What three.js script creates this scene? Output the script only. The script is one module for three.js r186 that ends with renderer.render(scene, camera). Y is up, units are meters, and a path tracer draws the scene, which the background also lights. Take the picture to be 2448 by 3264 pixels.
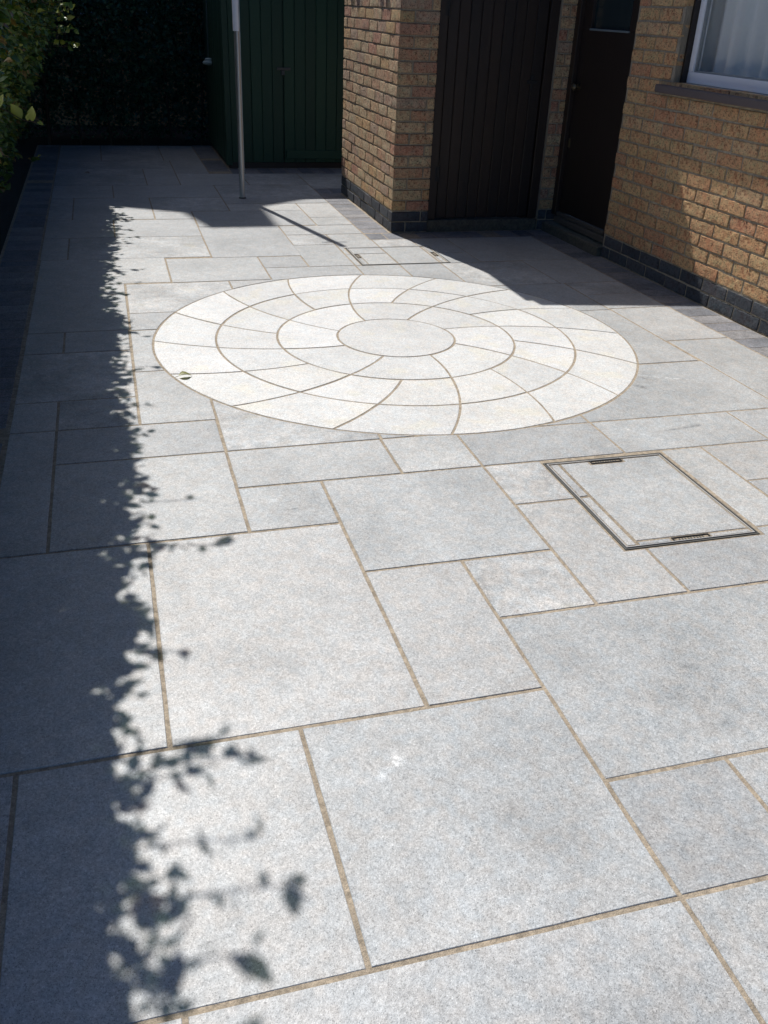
import * as THREE from 'three';
import { Sky } from 'three/addons/objects/Sky.js';
import { mergeGeometries as mergeAll, mergeVertices } from 'three/addons/utils/BufferGeometryUtils.js';

// ------------------------------------------------------------------ camera, sky, sun, exposure
const scene = new THREE.Scene();
const camera = new THREE.PerspectiveCamera(58.81, 768 / 1024, 0.05, 2000);
camera.rotation.order = 'YXZ';
camera.position.set(0, 1.4458, 0);
camera.rotation.set(-0.50877, -0.29724, 0.04683);

const sunDir = new THREE.Vector3(-0.246, 1.30, -0.969).normalize();
const sky = new Sky();
sky.scale.setScalar(1000);
sky.material.uniforms.sunPosition.value.copy(sunDir);
sky.material.uniforms.turbidity.value = 1.6;
sky.material.uniforms.rayleigh.value = 0.62;
sky.material.uniforms.mieCoefficient.value = 0.004;
sky.material.uniforms.mieDirectionalG.value = 0.8;
scene.add(sky);
sky.name = 'sky';
sky.userData = { kind: 'structure' };
scene.environmentIntensity = 0.17;

const sun = new THREE.DirectionalLight(new THREE.Color(1.0, 0.965, 0.925), 4.9);
sun.name = 'sun';
sun.position.copy(sunDir).multiplyScalar(30);
sun.target.position.set(1, 0, -5);
sun.position.add(sun.target.position);
sun.castShadow = true;
sun.shadow.mapSize.set(4096, 4096);
Object.assign(sun.shadow.camera, { left: -10, right: 10, top: 12, bottom: -12, near: 1, far: 60 });
scene.add(sun, sun.target);

const renderer = new THREE.WebGLRenderer({ antialias: true });
renderer.setSize(768, 1024);
renderer.toneMapping = THREE.LinearToneMapping;
renderer.toneMappingExposure = 1.04;
renderer.shadowMap.enabled = true;

// ------------------------------------------------------------------ helpers
const mergeGeometries = list => mergeAll(list.map(g => g.index ? g.toNonIndexed() : g));
function rng(seed) {
  let a = seed >>> 0;
  return () => { a |= 0; a = a + 0x6D2B79F5 | 0; let t = Math.imul(a ^ a >>> 15, 1 | a); t = t + Math.imul(t ^ t >>> 7, 61 | t) ^ t; return ((t ^ t >>> 14) >>> 0) / 4294967296; };
}
const rand = rng(20240611);
const rr = (a, b) => a + (b - a) * rand();
const clamp = (v, a, b) => Math.min(b, Math.max(a, v));
const smooth = (a, b, v) => { const t = clamp((v - a) / (b - a), 0, 1); return t * t * (3 - 2 * t); };
const lin = (r, g, b) => new THREE.Color().setRGB(r, g, b);

// periodic value noise on a lattice of n cells (u, v in 0..1)
function lattice(seed, n) {
  const r = rng(seed), g = new Float32Array(n * n);
  for (let i = 0; i < g.length; i++) g[i] = r() * 2 - 1;
  return (u, v) => {
    const x = u * n, y = v * n, xi = Math.floor(x), yi = Math.floor(y);
    let fx = x - xi, fy = y - yi; fx = fx * fx * (3 - 2 * fx); fy = fy * fy * (3 - 2 * fy);
    const x0 = ((xi % n) + n) % n, x1 = (x0 + 1) % n, y0 = ((yi % n) + n) % n, y1 = (y0 + 1) % n;
    const a = g[y0 * n + x0], b = g[y0 * n + x1], c = g[y1 * n + x0], d = g[y1 * n + x1];
    return a + (b - a) * fx + (c - a + (a - b - c + d) * fx) * fy;
  };
}
// non periodic smooth noise in 3D for shapes
const h3 = (x, y, z) => { let h = Math.imul(x, 374761393) ^ Math.imul(y, 668265263) ^ Math.imul(z, 2147483647 ^ 0x5bd1e995); h = Math.imul(h ^ h >>> 13, 1274126177); return ((h ^ h >>> 16) >>> 0) / 2147483648 - 1; };
function n3(x, y, z) {
  const xi = Math.floor(x), yi = Math.floor(y), zi = Math.floor(z);
  const f = t => t * t * (3 - 2 * t), u = f(x - xi), v = f(y - yi), w = f(z - zi);
  const L = (a, b, t) => a + (b - a) * t;
  const p = k => L(L(h3(xi, yi, zi + k), h3(xi + 1, yi, zi + k), u), L(h3(xi, yi + 1, zi + k), h3(xi + 1, yi + 1, zi + k), u), v);
  return L(p(0), p(1), w);
}
function dataTex(size, fn, colour = true) {
  const d = new Uint8Array(size * size * 4);
  for (let y = 0; y < size; y++) for (let x = 0; x < size; x++) {
    const o = (y * size + x) * 4, c = fn(x / size, y / size, x, y);
    d[o] = clamp(c[0] * 255, 0, 255); d[o + 1] = clamp(c[1] * 255, 0, 255); d[o + 2] = clamp(c[2] * 255, 0, 255); d[o + 3] = 255;
  }
  const t = new THREE.DataTexture(d, size, size, THREE.RGBAFormat);
  t.wrapS = t.wrapT = THREE.RepeatWrapping; t.magFilter = THREE.LinearFilter; t.minFilter = THREE.LinearMipmapLinearFilter; t.generateMipmaps = true;
  if (colour) t.colorSpace = THREE.SRGBColorSpace;
  t.needsUpdate = true; return t;
}
const used = {};
function numbered(n) { const k = used[n] || 0; used[n] = k + 1; return k ? n + '_' + String(k).padStart(3, '0') : n; }
function mesh(name, geo, mat, parent) {
  const m = new THREE.Mesh(geo, mat); m.name = name; m.castShadow = m.receiveShadow = true; parent.add(m); return m;
}
function group(name, parent = scene) { const g = new THREE.Group(); g.name = parent === scene ? numbered(name) : name; parent.add(g); return g; }
function thing(name, label, category, [x, y, z] = [0, 0, 0], grp) {
  const g = group(name); g.position.set(x, y, z); g.userData = { label, category }; if (grp) g.userData.group = grp; return g;
}
function structure(name, label) { const g = group(name); g.userData = { kind: 'structure' }; if (label) g.userData.label = label; return g; }
function box(x0, x1, y0, y1, z0, z1) { const g = new THREE.BoxGeometry(x1 - x0, y1 - y0, z1 - z0); g.translate((x0 + x1) / 2, (y0 + y1) / 2, (z0 + z1) / 2); return g; }
// box with chamfered long edges and uv in metres
function cbox(x0, x1, y0, y1, z0, z1, b = 0.003) {
  const X = [x0, x0 + b, x1 - b, x1], Y = [y0, y0 + b, y1 - b, y1], Z = [z0, z0 + b, z1 - b, z1];
  const pos = [], uv = [];
  const quad = (a, c, d, e) => {
    const n = new THREE.Vector3().crossVectors(new THREE.Vector3().subVectors(c, a), new THREE.Vector3().subVectors(d, a));
    const ax = Math.abs(n.x), ay = Math.abs(n.y), az = Math.abs(n.z);
    for (const p of [a, c, d, a, d, e]) { pos.push(p.x, p.y, p.z); if (ax >= ay && ax >= az) uv.push(p.z, p.y); else if (ay >= az) uv.push(p.x, p.z); else uv.push(p.x, p.y); }
  };
  const V = (i, j, k) => new THREE.Vector3(X[i], Y[j], Z[k]);
  // faces
  quad(V(1, 1, 3), V(2, 1, 3), V(2, 2, 3), V(1, 2, 3)); quad(V(2, 1, 0), V(1, 1, 0), V(1, 2, 0), V(2, 2, 0));
  quad(V(3, 1, 2), V(3, 1, 1), V(3, 2, 1), V(3, 2, 2)); quad(V(0, 1, 1), V(0, 1, 2), V(0, 2, 2), V(0, 2, 1));
  quad(V(1, 3, 2), V(2, 3, 2), V(2, 3, 1), V(1, 3, 1)); quad(V(1, 0, 1), V(2, 0, 1), V(2, 0, 2), V(1, 0, 2));
  // edges along y
  quad(V(2, 1, 3), V(3, 1, 2), V(3, 2, 2), V(2, 2, 3)); quad(V(3, 1, 1), V(2, 1, 0), V(2, 2, 0), V(3, 2, 1));
  quad(V(1, 1, 0), V(0, 1, 1), V(0, 2, 1), V(1, 2, 0)); quad(V(0, 1, 2), V(1, 1, 3), V(1, 2, 3), V(0, 2, 2));
  // edges along x
  quad(V(1, 2, 3), V(2, 2, 3), V(2, 3, 2), V(1, 3, 2)); quad(V(2, 2, 0), V(1, 2, 0), V(1, 3, 1), V(2, 3, 1));
  quad(V(1, 0, 2), V(2, 0, 2), V(2, 1, 3), V(1, 1, 3)); quad(V(2, 0, 1), V(1, 0, 1), V(1, 1, 0), V(2, 1, 0));
  // edges along z
  quad(V(3, 2, 2), V(3, 2, 1), V(2, 3, 1), V(2, 3, 2)); quad(V(0, 2, 1), V(0, 2, 2), V(1, 3, 2), V(1, 3, 1));
  quad(V(2, 0, 2), V(2, 0, 1), V(3, 1, 1), V(3, 1, 2)); quad(V(1, 0, 1), V(1, 0, 2), V(0, 1, 2), V(0, 1, 1));
  const g = new THREE.BufferGeometry();
  g.setAttribute('position', new THREE.Float32BufferAttribute(pos, 3)); g.setAttribute('uv', new THREE.Float32BufferAttribute(uv, 2));
  g.computeVertexNormals(); return g;
}
const cyl = (r0, r1, h, n = 20) => new THREE.CylinderGeometry(r0, r1, h, n);
function tube(pts, r, seg = 12, rad = 6) { return new THREE.TubeGeometry(new THREE.CatmullRomCurve3(pts.map(p => new THREE.Vector3(...p))), seg, r, rad); }

// ------------------------------------------------------------------ materials
function stoneTexture(seed, size, opt) {
  const a = lattice(seed, 5), b = lattice(seed + 1, 23), c = lattice(seed + 2, 90), e = lattice(seed + 3, size / 4), tint = lattice(seed + 4, 60), s = lattice(seed + 6, 9);
  const g = rng(seed + 5);
  const grain = new Float32Array(size * size); for (let i = 0; i < grain.length; i++) grain[i] = g();
  const at = (x, y) => grain[((y + size) % size) * size + ((x + size) % size)];
  return dataTex(size, (u, v, x, y) => {
    const w = at(x, y), w2 = (at(x, y) + at(x + 1, y) + at(x, y + 1) + at(x + 1, y + 1)) / 4 - 0.5;
    let m = opt.base + opt.mottle * (0.5 * a(u, v) + 0.35 * b(u, v) + 0.3 * c(u, v)) + opt.grain * (e(u, v) * 0.5 + w2 * 1.5);
    if (w < opt.dark) m -= 0.16 + 0.1 * at(x + 7, y); else if (w > 1 - opt.light) m += 0.13;
    const q = tint(u, v) * opt.tint, st = opt.stain * smooth(0.35, 0.9, s(u, v) + 0.35 * b(v, u));
    for (const k of opt.marks || []) {   // scuffs: [x, y, length, angle, width, amount] in metres on the slab
      const dx = u * 1.1 - k[0], dy = v * 1.1 - k[1], ca = Math.cos(k[3]), sa = Math.sin(k[3]), l = (dx * ca + dy * sa) / k[2], t = (dy * ca - dx * sa) / (k[4] * (1 + 0.8 * b(u, v)));
      if (Math.abs(l) < 1.2 && Math.abs(t) < 2.5) m += k[5] * Math.exp(-l * l * 3 - t * t) * clamp(0.7 + 0.9 * c(u, v) + (w - 0.5), 0, 1.4);
    }
    return [m + q + st * 0.5, m + st * 0.1, m - q * 0.8 - st];
  });
}
const granite = [11, 31, 57].map(s => stoneTexture(s, 1024, { base: 0.675, mottle: 0.065, grain: 0.11, dark: 0.055, light: 0.045, tint: 0.012, stain: 0.0 }));
const markedGranite = [
  [[0.42, 0.33, 0.06, 2.3, 0.012, -0.16], [0.50, 0.42, 0.07, 2.6, 0.018, -0.12], [0.62, 0.40, 0.22, 2.75, 0.004, 0.14]],
  [[0.33, 0.17, 0.13, 0.12, 0.008, -0.17], [0.42, 0.19, 0.05, 0.2, 0.012, -0.14], [0.12, 0.2, 0.2, 2.2, 0.003, 0.12]],
  [[0.17, 0.12, 0.07, 0.1, 0.006, -0.14], [0.12, 0.2, 0.04, 0.4, 0.02, 0.06]],
  [[0.18, 0.46, 0.035, 0.8, 0.010, 0.22], [0.15, 0.42, 0.03, 2.2, 0.006, 0.18], [0.37, 0.26, 0.05, 0.3, 0.03, -0.06], [0.45, 0.2, 0.12, 0.5, 0.08, -0.05]],
  [[0.30, 0.22, 0.08, 0.6, 0.05, -0.07], [0.40, 0.30, 0.05, 2.4, 0.03, -0.09], [0.37, 0.10, 0.04, 0.2, 0.03, -0.07], [0.12, 0.4, 0.1, 1, 0.06, -0.05]],
].map((marks, i) => stoneTexture(140 + i * 13, 1024, { base: 0.675, mottle: 0.065, grain: 0.11, dark: 0.055, light: 0.045, tint: 0.012, stain: 0.0, marks }));
for (const t of markedGranite) t.repeat.set(1 / 1.1, 1 / 1.1);
const paleGranite = stoneTexture(83, 1024, { base: 0.80, mottle: 0.05, grain: 0.10, dark: 0.06, light: 0.04, tint: 0.012, stain: 0.022 });
const blockTex = stoneTexture(117, 512, { base: 0.50, mottle: 0.08, grain: 0.12, dark: 0.06, light: 0.02, tint: 0.008, stain: 0.0 });
function reliefTexture(seed, size, cells, pits) {
  const L = cells.map((n, i) => lattice(seed + i, n)), r = rng(seed + 40), g = new Float32Array(size * size); for (let i = 0; i < g.length; i++) g[i] = r();
  return dataTex(size, (u, v, x, y) => { let m = 0.55; L.forEach((f, i) => m += f(u, v) * 0.3 / (1 + i * 0.5)); m += (g[y * size + x] - 0.5) * pits; return [m, m, m]; }, false);
}
const stoneRelief = reliefTexture(7, 1024, [60, 200, 400], 0.5);
const brickRelief = reliefTexture(71, 1024, [26, 55, 130, 300], 0.3);
for (const t of [...granite, paleGranite]) t.repeat.set(1 / 1.1, 1 / 1.1);
stoneRelief.repeat.set(1 / 1.1, 1 / 1.1); blockTex.repeat.set(1 / 0.6, 1 / 0.6); brickRelief.repeat.set(1 / 0.8, 1 / 0.8);

const slabTints = [[0.99, 1.0, 0.975], [0.94, 0.955, 0.94], [1.06, 1.065, 1.03], [0.97, 0.985, 0.965], [0.90, 0.915, 0.905], [1.02, 1.015, 0.98], [0.985, 0.995, 0.97]];
const weatheredTex = stoneTexture(233, 1024, { base: 0.675, mottle: 0.12, grain: 0.12, dark: 0.07, light: 0.04, tint: 0.015, stain: 0.02 });
weatheredTex.repeat.set(1 / 1.1, 1 / 1.1);
const weatheredMats = [[1, 1, 0.97], [0.96, 0.97, 0.95]].map(c => new THREE.MeshStandardMaterial({ map: weatheredTex, color: lin(...c), roughness: 0.55, bumpMap: stoneRelief, bumpScale: 0.0005 }));
const markedMats = markedGranite.map((t, i) => new THREE.MeshStandardMaterial({ map: t, color: lin(0.96, 0.98, 0.965), roughness: 0.5, bumpMap: stoneRelief, bumpScale: 0.0005 }));
const slabMats = [];
for (let i = 0; i < slabTints.length; i++) for (let k = 0; k < 3; k++)
  slabMats.push(new THREE.MeshStandardMaterial({ map: granite[k], color: lin(...slabTints[i]), roughness: 0.5, bumpMap: stoneRelief, bumpScale: 0.0005 }));
for (let k = 0; k < 4; k++) slabMats.push(...weatheredMats);
const circleMats = [[1.06, 1.055, 1.01], [0.98, 0.98, 0.945], [1.09, 1.085, 1.05], [1.03, 1.015, 0.96], [1.01, 1.015, 0.985], [0.95, 0.945, 0.91]].map(c => new THREE.MeshStandardMaterial({ map: paleGranite, color: lin(...c), roughness: 0.52, bumpMap: stoneRelief, bumpScale: 0.0005 }));
const blockMats = [[0.9, 0.9, 0.95], [1.05, 1.02, 1.02], [0.78, 0.8, 0.86], [1.15, 1.12, 1.12]].map(c => new THREE.MeshStandardMaterial({ map: blockTex, color: lin(...c), roughness: 0.8, bumpMap: stoneRelief, bumpScale: 0.001 }));
const mortarTex = (() => { const a = lattice(201, 40), b = lattice(202, 160), r = rng(5); return dataTex(512, (u, v) => { const m = 0.585 + 0.07 * a(u, v) + 0.05 * b(u, v) + (r() - 0.5) * 0.14; return [m * 1.05, m * 0.965, m * 0.84]; }); })();
mortarTex.repeat.set(2, 2);
const jointMat = new THREE.MeshStandardMaterial({ map: mortarTex, roughness: 0.95, bumpMap: stoneRelief, bumpScale: 0.002 });
const soilMat = new THREE.MeshStandardMaterial({ color: lin(0.035, 0.026, 0.018), roughness: 1, bumpMap: brickRelief, bumpScale: 0.02 });

const brickTex = (() => {
  const a = lattice(301, 16), b = lattice(302, 48), c = lattice(303, 160), r = rng(9);
  return dataTex(1024, (u, v) => {
    const m = 0.935 + 0.05 * a(u, v) + 0.06 * b(u, v) + 0.05 * c(u, v) - 0.26 * smooth(0.3, 0.75, -c(u, v)) - 0.12 * smooth(0.4, 0.8, b(v, u)) + (r() - 0.5) * 0.2, red = 0.04 * b(v, u) + 0.03 * a(v, u);
    return [m + red * 0.6, m - red, m - red * 1.2];
  });
})();
brickTex.repeat.set(1 / 0.8, 1 / 0.8);
const brickMat = c => new THREE.MeshStandardMaterial({ map: brickTex, color: lin(...c), roughness: 0.92, bumpMap: brickRelief, bumpScale: 0.0065 });
const brickMats = [[0.69, 0.41, 0.20], [0.71, 0.445, 0.22], [0.70, 0.43, 0.21], [0.69, 0.39, 0.19], [0.67, 0.36, 0.18], [0.70, 0.45, 0.24], [0.69, 0.42, 0.20], [0.67, 0.40, 0.20], [0.71, 0.45, 0.22], [0.65, 0.34, 0.18]].map(brickMat);
const pierMats = [[0.58, 0.39, 0.22], [0.54, 0.35, 0.20], [0.60, 0.42, 0.25], [0.53, 0.32, 0.19], [0.52, 0.28, 0.18], [0.57, 0.40, 0.23], [0.50, 0.34, 0.23], [0.59, 0.38, 0.19], [0.57, 0.41, 0.25]].map(brickMat);
const blueMats = [[0.055, 0.062, 0.075], [0.075, 0.082, 0.095], [0.095, 0.095, 0.105]].map(c => new THREE.MeshStandardMaterial({ map: brickTex, color: lin(...c), roughness: 0.7, bumpMap: brickRelief, bumpScale: 0.003 }));
const wallMortar = new THREE.MeshStandardMaterial({ map: mortarTex, color: lin(0.98, 1.0, 1.0), roughness: 0.95, bumpMap: brickRelief, bumpScale: 0.004 });
const woodRelief = (() => { const a = lattice(401, 64), b = lattice(402, 12); return dataTex(512, (u, v) => { const m = 0.5 + 0.3 * a(u, v * 0.06) + 0.15 * b(u, v * 0.2); return [m, m, m]; }, false); })();
const paint = (c, rough = 0.45) => new THREE.MeshStandardMaterial({ color: lin(...c), roughness: rough, bumpMap: woodRelief, bumpScale: 0.0006 });
const brownMats = [[0.020, 0.013, 0.010], [0.024, 0.015, 0.011], [0.017, 0.012, 0.010]].map(c => paint(c));
const greenMats = [[0.010, 0.050, 0.025], [0.009, 0.044, 0.022], [0.012, 0.056, 0.028]].map(c => paint(c, 0.6));
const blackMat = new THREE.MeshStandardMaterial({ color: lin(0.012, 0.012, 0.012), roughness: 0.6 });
const steelMat = new THREE.MeshStandardMaterial({ color: lin(0.46, 0.46, 0.45), roughness: 0.45, metalness: 0.85 });
const rimMat = new THREE.MeshStandardMaterial({ color: lin(0.72, 0.72, 0.70), roughness: 0.38, metalness: 0.6 });
const darkRimMat = new THREE.MeshStandardMaterial({ color: lin(0.10, 0.10, 0.09), roughness: 0.7, metalness: 0.3 });
const whiteMat = new THREE.MeshStandardMaterial({ color: lin(0.86, 0.86, 0.88), roughness: 0.35 });
const brassMat = new THREE.MeshStandardMaterial({ color: lin(0.16, 0.13, 0.08), roughness: 0.4, metalness: 0.8 });
const concreteMat = new THREE.MeshStandardMaterial({ map: mortarTex, color: lin(0.35, 0.37, 0.36), roughness: 0.95, bumpMap: stoneRelief, bumpScale: 0.002 });
const sillMat = new THREE.MeshStandardMaterial({ color: lin(0.105, 0.082, 0.08), roughness: 0.7, bumpMap: brickRelief, bumpScale: 0.002 });
const roofMat = new THREE.MeshStandardMaterial({ color: lin(0.12, 0.08, 0.065), roughness: 0.9, bumpMap: brickRelief, bumpScale: 0.006 });
const plasterMat = new THREE.MeshStandardMaterial({ color: lin(0.35, 0.34, 0.31), roughness: 0.9 });

// ------------------------------------------------------------------ ground
{
  const g = new THREE.PlaneGeometry(600, 600, 1, 1); g.rotateX(-Math.PI / 2);
  const uv = g.attributes.uv; for (let i = 0; i < uv.count; i++) uv.setXY(i, uv.getX(i) * 600, uv.getY(i) * 600);
  const m = mesh('ground', g, soilMat, scene); m.position.y = -0.055; m.userData = { kind: 'structure', label: 'dark bare soil under the hedge beside the patio' };
}

// ------------------------------------------------------------------ paving.  Plan coordinates: x to the right, d away from the camera (world z = -d)
const CX = 1.305, CD = 4.193, CR = 1.181, JOINT = 0.0105;
const warp = (x, d) => [x - 0.0345 * smooth(1.75, 2.75, x) * (d - 4.45), d];
function densify(poly, step) {
  const out = [];
  for (let i = 0; i < poly.length; i++) {
    const [ax, ad] = poly[i], [bx, bd] = poly[(i + 1) % poly.length], L = Math.hypot(bx - ax, bd - ad), n = Math.max(1, Math.round(L / step));
    for (let k = 0; k < n; k++) out.push([ax + (bx - ax) * k / n, ad + (bd - ad) * k / n]);
  }
  return out;
}
function cutCircle(poly, R) {
  const P = densify(poly, 0.012), n = P.length, ins = P.map(([x, d]) => Math.hypot(x - CX, d - CD) < R);
  if (!ins.some(v => v)) return null;
  if (ins.every(v => v)) return [];
  let s = 0; while (!(ins[(s + n - 1) % n] && !ins[s])) s++;
  const keep = []; let k = s; while (!ins[k % n]) { keep.push(P[k % n]); k++; }
  const onC = ([x, d]) => { const a = Math.atan2(d - CD, x - CX); return a; };
  const a0 = onC(keep[keep.length - 1]); let a1 = onC(keep[0]);
  let da = a1 - a0; while (da > Math.PI) da -= 2 * Math.PI; while (da < -Math.PI) da += 2 * Math.PI;
  const m = Math.max(2, Math.round(Math.abs(da) * R / 0.035)), arc = [];
  for (let i = 0; i <= m; i++) arc.push([CX + R * Math.cos(a0 + da * i / m), CD + R * Math.sin(a0 + da * i / m)]);
  // thin the straight runs again
  const thin = keep.filter((p, i) => { if (i === 0 || i === keep.length - 1) return true; const a = keep[i - 1], b = keep[i + 1]; const cr = (p[0] - a[0]) * (b[1] - p[1]) - (p[1] - a[1]) * (b[0] - p[0]); return Math.abs(cr) > 1e-7 || i % 6 === 0; });
  return thin.concat(arc);
}
const area = P => { let s = 0; for (let i = 0; i < P.length; i++) { const a = P[i], b = P[(i + 1) % P.length]; s += a[0] * b[1] - a[1] * b[0]; } return s / 2; };
function prism(poly, { top = 0, bottom = -0.035, bevel = 0.0013, jitter = 0.0011, seed = 1, dense = 0.08, rot = 0, off = [0, 0], warped = true } = {}) {
  let P = poly.slice(); if (area(P) < 0) P.reverse();
  if (dense) P = densify(P, dense);
  P = P.filter((p, i) => { const q = P[(i + 1) % P.length]; return Math.hypot(p[0] - q[0], p[1] - q[1]) > 0.0015; });
  if (warped) P = P.map(([x, d]) => warp(x, d));
  const n = P.length, N = [];
  for (let i = 0; i < n; i++) {
    const a = P[(i + n - 1) % n], b = P[i], c = P[(i + 1) % n];
    const e1 = [b[0] - a[0], b[1] - a[1]], e2 = [c[0] - b[0], c[1] - b[1]], l1 = Math.hypot(...e1), l2 = Math.hypot(...e2);
    let nx = -(e1[1] / l1 + e2[1] / l2), nd = e1[0] / l1 + e2[0] / l2; const l = Math.hypot(nx, nd) || 1; nx /= l; nd /= l;
    const dot = Math.max(0.4, (-e1[1] / l1) * nx + (e1[0] / l1) * nd);
    N.push([nx / dot, nd / dot]);
  }
  P = P.map(([x, d], i) => { const j = jitter * n3(x * 22 + seed, d * 22, seed * 3.1); return [x + N[i][0] * j, d + N[i][1] * j]; });
  const I = P.map(([x, d], i) => [x + N[i][0] * bevel, d + N[i][1] * bevel]);
  const tri = THREE.ShapeUtils.triangulateShape(I.map(p => new THREE.Vector2(p[0], p[1])), []);
  const pos = [], uv = [], c = Math.cos(rot), s = Math.sin(rot);
  const put = ([x, d], y, su = 0) => { pos.push(x, y, -d); uv.push(x * c - d * s + off[0], x * s + d * c + off[1] + su); };
  for (const t of tri) for (const k of t) put(I[k], top);
  for (let i = 0; i < n; i++) {
    const j = (i + 1) % n;
    for (const [A, ya, B, yb] of [[I, top, P, top - bevel], [P, top - bevel, P, bottom]]) {
      put(B[i], yb, yb); put(B[j], yb, yb); put(A[j], ya, ya); put(B[i], yb, yb); put(A[j], ya, ya); put(A[i], ya, ya);
    }
  }
  const g = new THREE.BufferGeometry();
  g.setAttribute('position', new THREE.Float32BufferAttribute(pos, 3)); g.setAttribute('uv', new THREE.Float32BufferAttribute(uv, 2));
  g.computeVertexNormals(); return g;
}
const patio = structure('patio', 'pale grey stone patio laid in slabs of mixed sizes');
{
  const bed = prism([[-0.69, -1.2], [3.45, -1.2], [3.45, 10.9], [-0.69, 10.9]], { top: -0.0019, bottom: -0.06, bevel: 0, jitter: 0, dense: 0, warped: false });
  mesh('mortar_bed', bed, jointMat, patio);
}
const M1 = [1.427, 1.922, 2.092, 2.717], M2 = [1.488, 2.092, 5.588, 6.062];   // the two recessed covers
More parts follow.
